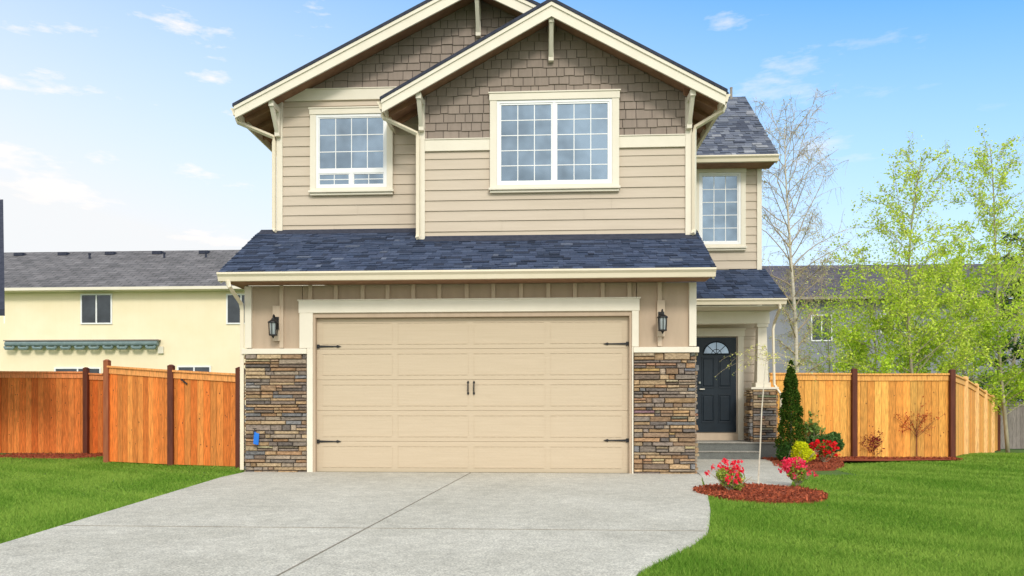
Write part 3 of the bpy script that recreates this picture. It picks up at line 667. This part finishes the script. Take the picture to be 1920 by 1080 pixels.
m=MB(); q0=P1[0]+(P2[0]-P1[0])*.17; qy=P1[1]+(P2[1]-P1[1])*.2-.035; lz=Z(345,712,qy); m.tube([(q0,qy,lz),(q0+.10,qy-.01,lz-.08)],.014,6); m.lathe((q0,qy,lz),[(.001,-.02),(.022,-.015),(.022,.015),(.001,.02)],8); m.build('gate_latch','black',lf)
Q0=(-15.0,4.55); Q1=(X(165,4.5),4.5)
lb=thing('wooden_fence',(-10,4.5,0),'orange cedar fence at the far left, set back behind the post','fence')
FB[0]=.95; FB[1]=.85
zq=Z(100,694,4.5); fence_panel(lb,Q0,Q1,zq+.02,zq-.02,0,0)
Q15=(X(196,4.3),4.35); fence_panel(lb,Q1,Q15,zq-.05,zq-.07,0,0)
post(lb,Q1[0],Q1[1]-.05,0,zq+.03)
fence_panel(lb,(Q15[0],4.32),(P0[0]-.0,P0[1]+.12),zq-.07,zt0-.02,0,0)
FB[0]=1.06; FB[1]=1.45
rf=thing('wooden_fence',(6.5,4,0),'orange cedar fence on the right turning a corner behind the mulch bed','fence')
A0=(WR+.02,4.0); A1=(X(1600,4.0),4.0); A2=(X(1783,4.0),4.0); zt=Z(1650,699,4.0)
fence_panel(rf,A0,A1,zt+.02,zt+.01,0,0); fence_panel(rf,A1,A2,zt,zt,0,0)
post(rf,A1[0],4.0-.02,0,zt+.06); post(rf,A2[0],3.98,0,zt+.04)
pts=[A2]; 
for k in range(1,6):
    s=k/5; pts.append((A2[0]+(15.3-A2[0])*s,4+(14.6-4)*s))
for k in range(5):
    g0,g1=float(zg(0,pts[k][1])),float(zg(0,pts[k+1][1])); fence_panel(rf,pts[k],pts[k+1],g0+zt,g1+zt,g0,g1)
    if k>0: post(rf,pts[k][0]-.03,pts[k][1]-.05,g0,g0+zt+.02,'cedar')
post(rf,pts[5][0]-.03,pts[5][1]-.05,-.4,zt-.38)
for o in list(rf.children):
    if o.name.startswith('fence_post') and o.data.materials[0]==M['cedar']:
        o.data.color_attributes['Col'].data.foreach_set('color',[.85,.5,.2,1]*len(o.data.vertices))
gf=thing('grey_fence',(18,17,-.4),'weathered grey board fence at the right edge behind the cedar fence','fence')
fence_panel(gf,(15.4,15.2),(22,16.5),Z(1890,752,15.5),Z(1890,752,15.5)-.05,-.4,-.4,ccol=lambda:(lambda q:(.26*q,.22*q,.20*q))(random.uniform(.8,1.2)))
post(gf,22,16.5,-.4,1.5,'greywood'); post(gf,18.7,15.85,-.4,1.5,'greywood')
# ---------------------------------------------------------------- neighbour houses
def nwin(par,x0,x1,z0,z1,Y,gl='darkglass'):
    m=MB(); t=.06
    m.box(x0,x0+t,Y-.05,Y,z0,z1);m.box(x1-t,x1,Y-.05,Y,z0,z1);m.box(x0+t,x1-t,Y-.05,Y,z0,z0+t);m.box(x0+t,x1-t,Y-.05,Y,z1-t,z1);xm=(x0+x1)/2;m.box(xm-.03,xm+.03,Y-.045,Y,z0+t,z1-t)
    w=m.build('window','white',par); MB().box(x0+t+.002,x1-t-.002,Y-.02,Y-.002,z0+t+.002,z1-t-.002).build('pane',gl,w)
NY=20
ya=X(-160,NY); yb=X(700,NY)
yh=thing('neighbour_house',((ya+yb)/2,NY,-.4),'pale yellow two storey house behind the left fence with dark shingled roof','house')
ez=Z(230,546,NY); rz=Z(230,477,NY+5)
bx('wall','yellow',yh,ya,yb,NY,NY+9,-.5,ez-.02)
m=MB(); m.yz([(NY-.45,ez),(NY+4.8,rz-.0),(NY+9.6,ez),(NY+9.6,ez+.12),(NY+4.8,rz+.12),(NY-.45,ez+.12)],ya-.3,yb+.3); yr=m.build('roof','farroof',yh)
bx('gutter','trim',yr,ya-.3,yb+.3,NY-.56,NY-.452,ez-.02,ez+.10)
bx('soffit','trim',yr,ya,yb,NY-.45,NY-.01,ez-.03,ez-.005)
for p,hh in ((40,.05),(122,.05),(210,.05),(298,.06),(385,.06)):
    y=NY+4.4; x=X(p,y); zz=ez+.12+(y-NY+.45)*(rz-ez)/5.25; bx('roof_vent','roofedge',yr,x-.22,x+.22,y-.25,y+.1,zz-.1,zz+hh)
for p in (168,308,386):
    y=NY+3.6; x=X(p,y); zz=ez+.12+(y-NY+.45)*(rz-ez)/5.25; m=MB(); m.lathe((x,y,zz-.1),[(.05,0),(.05,.3),(.07,.3),(.07,.36)],8); m.build('vent_pipe','roofedge',yr)
nwin(yh,X(152,NY),X(211,NY),Z(180,608,NY),Z(180,551,NY),NY); nwin(yh,X(425,NY),X(480,NY),Z(440,608,NY),Z(440,551,NY),NY)
nwin(yh,X(103,NY),X(190,NY),Z(150,735,NY),Z(150,689,NY),NY); nwin(yh,X(333,NY),X(396,NY),Z(360,735,NY),Z(360,686,NY),NY)
m=MB(); ax0,ax1=X(17,NY),X(300,NY); az=Z(150,645,NY)
m.tube([(ax0,NY-.2,az),(ax1,NY-.2,az)],.11,10); x=ax0
while x<ax1-.3:
    m.tube([(x,NY-.25,az-.12),(x+.05,NY-.27,az-.2),(x+.35,NY-.27,az-.2),(x+.4,NY-.25,az-.12)],.07,6); x+=.62
aw=m.build('rolled_awning','teal',yh); bx('awning_cover','greywood',aw,ax0-.05,ax1+.05,NY-.3,NY-.02,az+.112,az+.16)
bx('wall_lamp','trim',yh,X(298,NY),X(308,NY),NY-.1,NY-.002,Z(303,663,NY),Z(303,650,NY))
Y2=26; xa=X(1380,Y2); xb=X(1905,Y2+4)
gh=thing('neighbour_house',((xa+xb)/2,Y2,-.4),'blue grey house with dark low roof behind the trees on the right','house')
e2=Z(1600,562,Y2); r2=Z(1600,497,Y2+4.5)
bx('wall','greywall',gh,xa,xb,Y2,Y2+8,-.5,e2)
m=MB(); m.yz([(Y2-.5,e2-.02),(Y2+4.5,r2-.12),(Y2+9,e2-.02),(Y2+9,e2+.1),(Y2+4.5,r2),(Y2-.5,e2+.1)],xa-.4,xb+.4); r_=m.build('roof','farroof2',gh)
bx('gutter','greywood',r_,xa-.4,xb+.4,Y2-.6,Y2-.502,e2-.04,e2+.08)
nwin(gh,X(1650,Y2),X(1704,Y2),Z(1676,625,Y2),Z(1676,588,Y2),Y2); nwin(gh,X(1520,Y2),X(1560,Y2),Z(1540,640,Y2),Z(1540,590,Y2),Y2)
ex,ezb=W(9,592,1.5); ex2,ezt=W(6,384,4.5)
eh=thing('neighbour_house',(ex-2.5,3,0),'edge of a dark shingled roof with white trim at the left frame edge','house')
m=MB(); m.hexa([(ex-4,1.5,ezb),(ex,1.5,ezb),(ex2,4.5,ezt),(ex2-4,4.5,ezt),(ex-4,1.5,ezb+.12),(ex,1.5,ezb+.12),(ex2,4.5,ezt+.12),(ex2-4,4.5,ezt+.12)]); r_=m.build('roof','roofedge',eh)
m=MB(); m.hexa([(ex-.02,1.5,ezb-.14),(ex+.0,1.5,ezb-.14),(ex2+.0,4.5,ezt-.14),(ex2-.02,4.5,ezt-.14),(ex-.02,1.5,ezb-.003),(ex+.0,1.5,ezb-.003),(ex2+.0,4.5,ezt-.003),(ex2-.02,4.5,ezt-.003)]); m.build('fascia','white',r_)
bx('wall','greywall',eh,-17,-12.8,2,4.4,0,ezb+.3)
# ---------------------------------------------------------------- plants
def rv(s): return Vector((random.gauss(0,s),random.gauss(0,s),random.gauss(0,s)))
def branch(mb,p,d,L,r0,r1,n,wob,grav,sides):
    pts=[p.copy()]; d=d.normalized(); rr=[r0]
    for i in range(n):
        d=(d+rv(wob)+Vector((0,0,grav))).normalized(); p=p+d*(L/n); pts.append(p.copy()); rr.append(r0+(r1-r0)*(i+1)/n)
    mb.tube(pts,rr,sides); return pts
def lerp(pts,s):
    f=s*(len(pts)-1); i=min(int(f),len(pts)-2); return pts[i].lerp(pts[i+1],f-i)
def tree(name,base,h,rad,label,leafn,leafsize,c1,c2,bark='bark',nl=34,start=.15,conic=True,droop=-.02,twigs=7,lean=0,tr=.09,group=None,sub=4,tb=None,tw=1.0,topw=1.3):
    t=thing(name,base,label,'tree',group); b=Vector(base)
    m=MB(); tp=branch(m,b,Vector((lean,0,1)),h,tr,.010,14,.035,.06,8); m.build('trunk',bark,t,smooth=True)
    lm=MB(); tips=[]
    for i in range(nl):
        s=start+(0.97-start)*(i/nl)**.9; p=lerp(tp,s); an=i*2.4+random.uniform(-.4,.4)
        rel=(1-s)/(1-start); L=rad*((.30+.8*rel**.8) if conic else (.42+.62*math.sin(math.pi*min(1,rel+.1))))*random.uniform(.75,1.2)
        el=random.uniform(.5,1.1)+(0 if conic else .5)
        q=branch(lm,p,Vector((math.cos(an),math.sin(an),el)),L*1.2,max(.010,tr*.32*rel+.006)*tw,.005*tw,6,.12,droop,4)
        for k in range(twigs):
            u=random.uniform(.25,1); pp=lerp(q,u); dd=(q[-1]-q[0]).normalized()+rv(.6)
            q2=branch(lm,pp,dd,L*random.uniform(.2,.45),.0065*tw,.003*tw,4,.15,droop*2.5,3)
            tips+=q2[1:]
            for _ in range(sub):
                q3=branch(lm,lerp(q2,random.uniform(.3,1)),rv(1)+Vector((0,0,-.3 if droop<-.03 else .4)),L*random.uniform(.1,.28),.004*tw,.002*tw,3,.15,droop*4,3); tips+=q3[1:]
        tips+=q[3:]
    lm.build('branches',tb or bark,t,fix=False)
    if leafn:
        T=np.array([tuple(p) for p in tips])
        wgt=np.clip(1.28-(T[:,2]-base[2])/h,.16,1)**topw; wgt/=wgt.sum()
        idx=np.random.choice(len(T),leafn,p=wgt)
        P=T[idx]+np.random.normal(0,.06,(leafn,3)); leaves('foliage',P,leafsize,c1,c2,'leaf',t,.35)
    return t
def BT(px,Y): return (X(px,Y),Y,float(zg(0,Y)))
gz='spring trees beyond the right fence'
tree('birch_tree',BT(1497,11),9.6,1.7,'nearly bare pale birch with thin drooping twigs beside the house',3800,.024,(.55,.56,.20),(.7,.64,.3),'birch',50,.22,False,-.05,10,0,.075,gz,6,'twig',1.0)
YG1,YG2=(.46,.64,.05),(.78,.88,.15)
tree('green_tree',BT(1716,11.5),8.9,2.15,'tall airy yellow green tree in the middle of the right background',17000,.040,YG1,YG2,'bark',62,.12,True,.0,8,0,.06,gz,3,None,.8)
tree('green_tree',BT(1890,12.5),9.6,2.2,'tall airy yellow green tree at the right frame edge',17000,.040,YG1,YG2,'bark',62,.12,True,.0,8,0,.06,gz,3,None,.8)
tree('green_tree',BT(1812,13),6.2,2.1,'shorter bright green tree between the two tall ones',13000,.045,(.38,.58,.04),(.66,.80,.10),'bark',40,.16,True,-.02,7,.05,.045,gz,3,None,.8)
tree('green_tree',BT(1645,12.5),4.7,2.3,'low spreading light green tree just above the right fence',14000,.043,(.44,.66,.04),(.74,.88,.12),'bark',32,.2,False,-.02,7,-.1,.045,gz,3,None,.8)
tree('green_tree',BT(1560,14.5),4.4,1.6,'thin sparse green sapling in front of the grey house wall',3500,.036,(.46,.62,.09),(.70,.76,.16),'bark',24,.25,False,-.02,6,0,.035,gz,3,None,.7)
tree('evergreen_tree',BT(1893,19),8.3,1.5,'dark conifer partly hidden behind the right edge tree',9000,.07,(.05,.12,.035),(.10,.18,.05),'bark',50,.1,True,-.04,6,0,.1,None,1)
def cloud(name,c,rx,ry,rz,n,size,c1,c2,parent,mat='leaf',lumps=9,shell=.55):
    L=[]
    for k in range(lumps):
        v=np.random.normal(size=3); v/=np.linalg.norm(v); v*=random.uniform(.2,.6); L.append((v,random.uniform(.35,.6)))
    pts=[]
    while len(pts)<n:
        v,r=L[random.randrange(lumps)]; u=np.random.normal(size=3); u/=np.linalg.norm(u); u*=r*(shell+(1-shell)*random.random()); p=v+u
        if p[2]<-.85: continue
        pts.append((c[0]+p[0]*rx,c[1]+p[1]*ry,c[2]+p[2]*rz))
    return leaves(name,pts,size,c1,c2,mat,parent,.35)
def stems(mb,c,n,h,spread,r=.006):
    tips=[]
    for i in range(n):
        an=random.random()*6.28; q=branch(mb,Vector(c),Vector((math.cos(an)*spread,math.sin(an)*spread,1)),h*random.uniform(.7,1.1),r,r*.4,5,.12,0,4); tips+=q[2:]
        for _ in range(3):
            q2=branch(mb,lerp(q,random.uniform(.3,.9)),(q[-1]-q[0]).normalized()+rv(.5),h*.35,r*.6,r*.3,3,.15,0,3); tips+=q2[1:]
    return tips
for px_,Y_,w_,h_,lab in ((1845,17,1.3,2.1,'dark green rounded bush behind the receding right fence'),(1700,16.5,2.0,1.7,'low dark green bush behind the right fence under the tall tree')):
    b=BT(px_,Y_); t=thing('bush',b,lab,'bush'); m=MB(); stems(m,b,8,h_,.5,.02); m.build('stems','bark',t); cloud('foliage',(b[0],b[1],b[2]+h_*.6),w_,w_*.8,h_*.75,5000,.06,(.12,.22,.04),(.24,.38,.06),t)
ax,ay=G(1483,868); ah=1.86
t=thing('arborvitae',(ax,ay,0),'tall narrow dark green conical conifer beside the porch column','shrub')
m=MB(); m.tube([(ax,ay,0),(ax,ay,.9),(ax+.01,ay,1.7)],[.03,.02,.005],6); m.build('trunk','bark',t)
n=15000; z=np.random.rand(n)**.85; rr=.27*np.clip(1.0-z,0,1)**.62*np.clip(z*7+.35,0,1)*(1+.12*np.sin(z*40+np.random.rand(n)*2)); an=np.random.rand(n)*6.283
rr=rr*(1+.12*np.sin(an*5+z*9))*(.7+.35*np.random.rand(n)); P=np.c_[ax+rr*np.cos(an),ay+rr*np.sin(an),.06+z*ah]
leaves('foliage',P,.022,(.03,.08,.012),(.105,.18,.025),'leaf',t,.4,.5)
def shrub(name,px,py,w,h,label,n,size,c1,c2,twig='bark',flower=None,fsize=.02,fn=0,cat='shrub',shell=.55,dy=0):
    x,y=G(px,py); y+=dy; t=thing(name,(x,y,.03),label,cat); m=MB(); tips=stems(m,(x,y,.02),9,h*.75,w/h*.8,.007); m.build('stems',twig,t,fix=False)
    if n: cloud('foliage',(x,y,h*.55),w*.5,w*.5,h*.5,n,size,c1,c2,t,shell=shell)
    if fn:
        T=[]
        cs=[(x+random.gauss(0,w*.25),y+random.gauss(0,w*.25),h*random.uniform(.4,1.0)) for _ in range(fn)]
        for c in cs:
            for _ in range(16): T.append([c[k]+random.gauss(0,.018) for k in range(3)])
        leaves('flowers',T,fsize,flower[0],flower[1],'petal',t,.2,.8)['kind']='stuff'
    return t
shrub('boxwood_shrub',1468,868,.38,.38,'small dark green leafy shrub at the foot of the conical conifer',2600,.025,(.04,.12,.03),(.11,.22,.05),dy=-.1)
shrub('yellow_shrub',1507,874,.50,.46,'bright yellow green rounded shrub in the mulch bed',4200,.022,(.55,.62,.02),(.90,.88,.03))
shrub('rhododendron_shrub',1548,862,.70,.62,'loose dark green leafy shrub behind the red azalea near the fence',1700,.045,(.06,.15,.04),(.17,.30,.09))
shrub('tall_leafy_shrub',1524,860,.55,.95,'thin upright leafy shrub against the fence beside the conical conifer',700,.035,(.12,.22,.06),(.26,.38,.10))
shrub('red_azalea',1546,871,.44,.42,'red flowering azalea between the yellow shrub and fence',900,.02,(.09,.19,.04),(.20,.34,.06),flower=((.85,.012,.02),(.95,.05,.06)),fn=54,fsize=.026)
shrub('pink_azalea',1371,926,.42,.38,'pink red azalea with visible stems, left one by the walkway',1400,.018,(.26,.40,.06),(.50,.58,.12),flower=((.88,.02,.05),(.95,.10,.14)),fn=24,fsize=.019,shell=.4)
shrub('pink_azalea',1492,915,.36,.36,'compact bright pink azalea at the right side of the oval bed',900,.018,(.22,.36,.05),(.42,.52,.08),flower=((.92,.02,.09),(.97,.12,.20)),fn=48,fsize=.019)
shrub('barberry_shrub',1630,860,.75,.62,'spiky dark maroon shrub in front of the right cedar fence',1300,.02,(.16,.02,.03),(.30,.05,.05),'redtwig')
mx,my=G(1720,861); t=thing('maple_sapling',(mx,my,0),'slender young red twigged maple against the right cedar fence','tree')
m=MB(); q=branch(m,Vector((mx,my,0)),Vector((0,0,1)),.6,.012,.008,5,.05,.02,5); m.build('trunk','redtwig',t)
m=MB(); tips=[]
for i in range(12):
    an=random.random()*6.28; q2=branch(m,lerp(q,random.uniform(.7,1)),Vector((math.cos(an),math.sin(an)*.5,1.2)),random.uniform(.35,.75),.005,.002,5,.12,-.03,4); tips+=q2[2:]
    for _ in range(3): tips+=branch(m,lerp(q2,random.uniform(.3,.9)),q2[-1]-q2[0]+rv(.4),.2,.003,.0015,3,.15,0,3)[1:]
m.build('branches','redtwig',t)
T=np.array([tuple(p) for p in tips]); leaves('foliage',T[np.random.randint(0,len(T),350)]+np.random.normal(0,.02,(350,3)),.018,(.45,.06,.03),(.65,.16,.06),'leaf',t)
wx,wy=G(1421,912); t=thing('weeping_sapling',(wx,wy,.03),'thin weeping sapling with pale yellow green drooping twigs in the oval mulch bed','tree')
m=MB(); tp=[Vector((wx,wy,0)),Vector((wx+.03,wy,.5)),Vector((wx+.05,wy,1.0)),Vector((wx+.09,wy,1.5)),Vector((wx+.12,wy,1.80))]; m.tube(tp,[.012,.010,.009,.007,.004],6); m.build('trunk','birch',t)
m=MB(); tips=[]
for i in range(16):
    an=i*2.4+random.uniform(-.3,.3); p=lerp(tp,random.uniform(.84,1)); L=random.uniform(.40,.66)
    d=Vector((math.cos(an),math.sin(an),random.uniform(.2,.7))).normalized(); pts=[p]
    for k in range(7): d=(d+Vector((0,0,-.17))+rv(.06)).normalized(); p=p+d*L/6; pts.append(p)
    m.tube(pts,[.003]*4+[.0018]*4,3); tips+=pts[1:]
m.build('branches','twig',t,fix=False)
T=np.array([tuple(p) for p in tips]); leaves('foliage',T[np.random.randint(0,len(T),380)]+np.random.normal(0,.016,(380,3)),.012,(.66,.68,.16),(.86,.82,.30),'leaf',t)
# ---------------------------------------------------------------- light and sky
SE,SA=34,14
sd=Vector((math.sin(R(SA))*math.cos(R(SE)),-math.cos(R(SA))*math.cos(R(SE)),math.sin(R(SE))))
L=bpy.data.lights.new('sun','SUN'); L.energy=1.8; L.angle=R(12); L.color=(1,.94,.85); lo=bpy.data.objects.new('sun',L); C.objects.link(lo)
lo.rotation_euler=sd.to_track_quat('Z','Y').to_euler()
wd=bpy.data.worlds.new('World'); bpy.context.scene.world=wd; wd.use_nodes=True; nt=wd.node_tree; bg=nt.nodes['Background']
sky=N(nt,'ShaderNodeTexSky',sky_type='NISHITA'); sky.sun_disc=False; sky.sun_elevation=R(SE); sky.sun_rotation=math.atan2(sd.x,sd.y)
sky.altitude=0; sky.air_density=1.0; sky.dust_density=.4; sky.ozone_density=2.0
tc=N(nt,'ShaderNodeTexCoord'); sx=N(nt,'ShaderNodeSeparateXYZ'); nt.links.new(tc.outputs['Generated'],sx.inputs[0])
def math_(op,a,b=None,cl=False):
    n=N(nt,'ShaderNodeMath',operation=op); n.use_clamp=cl
    for i,v in ((0,a),(1,b)):
        if v is None: continue
        if hasattr(v,'is_output'): nt.links.new(v,n.inputs[i])
        else: n.inputs[i].default_value=v
    return n.outputs[0]
sX,sY,sZ=sx.outputs['X'],sx.outputs['Y'],sx.outputs['Z']
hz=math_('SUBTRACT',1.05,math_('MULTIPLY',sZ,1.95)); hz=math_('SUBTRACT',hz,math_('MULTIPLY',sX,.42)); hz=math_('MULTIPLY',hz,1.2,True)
up=math_('MULTIPLY',math_('SUBTRACT',sZ,.56),3.5,True); hz=math_('MAXIMUM',hz,math_('MULTIPLY',up,.9))  # overhead sky out of view whitened, added as soft neutral light
rear=math_('MULTIPLY',math_('SUBTRACT',.25,sY),1.6,True); hz=math_('MAXIMUM',hz,math_('MULTIPLY',rear,.92))  # sky behind the camera, whitened out of view
K=8.4
tint=mixc(nt,1.0,sky.outputs[0],(1.0,2.05,2.4),'MULTIPLY')
base=mixc(nt,hz,tint,(K*.97,K*.99,K*1.01))
mp=N(nt,'ShaderNodeMapping'); mp.inputs['Scale'].default_value=(2.8,2.8,10); mp.inputs['Location'].default_value=(3.3,.1,2.4); nt.links.new(tc.outputs['Generated'],mp.inputs['Vector'])
cn=noise(nt,mp.outputs['Vector'],2.8,9,.6)
cm=N(nt,'ShaderNodeMapRange'); cm.inputs['From Min'].default_value=.58; cm.inputs['From Max'].default_value=.71; nt.links.new(cn,cm.inputs['Value'])
cf=math_('MULTIPLY',cm.outputs[0],math_('SUBTRACT',.85,math_('MULTIPLY',sX,1.5),True))
fin=mixc(nt,cf,base,(K*1.15,K*1.08,K*1.03))
warm=mixc(nt,rear,(1,1,1),(1.62,1.55,1.45)); fin=mixc(nt,1.0,fin,warm,'MULTIPLY')  # unseen rear sky brightened and warmed as added fill light
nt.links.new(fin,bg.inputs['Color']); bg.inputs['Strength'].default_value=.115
sc=bpy.context.scene
sc.view_settings.view_transform='Standard'; sc.view_settings.look='None'; sc.view_settings.exposure=0
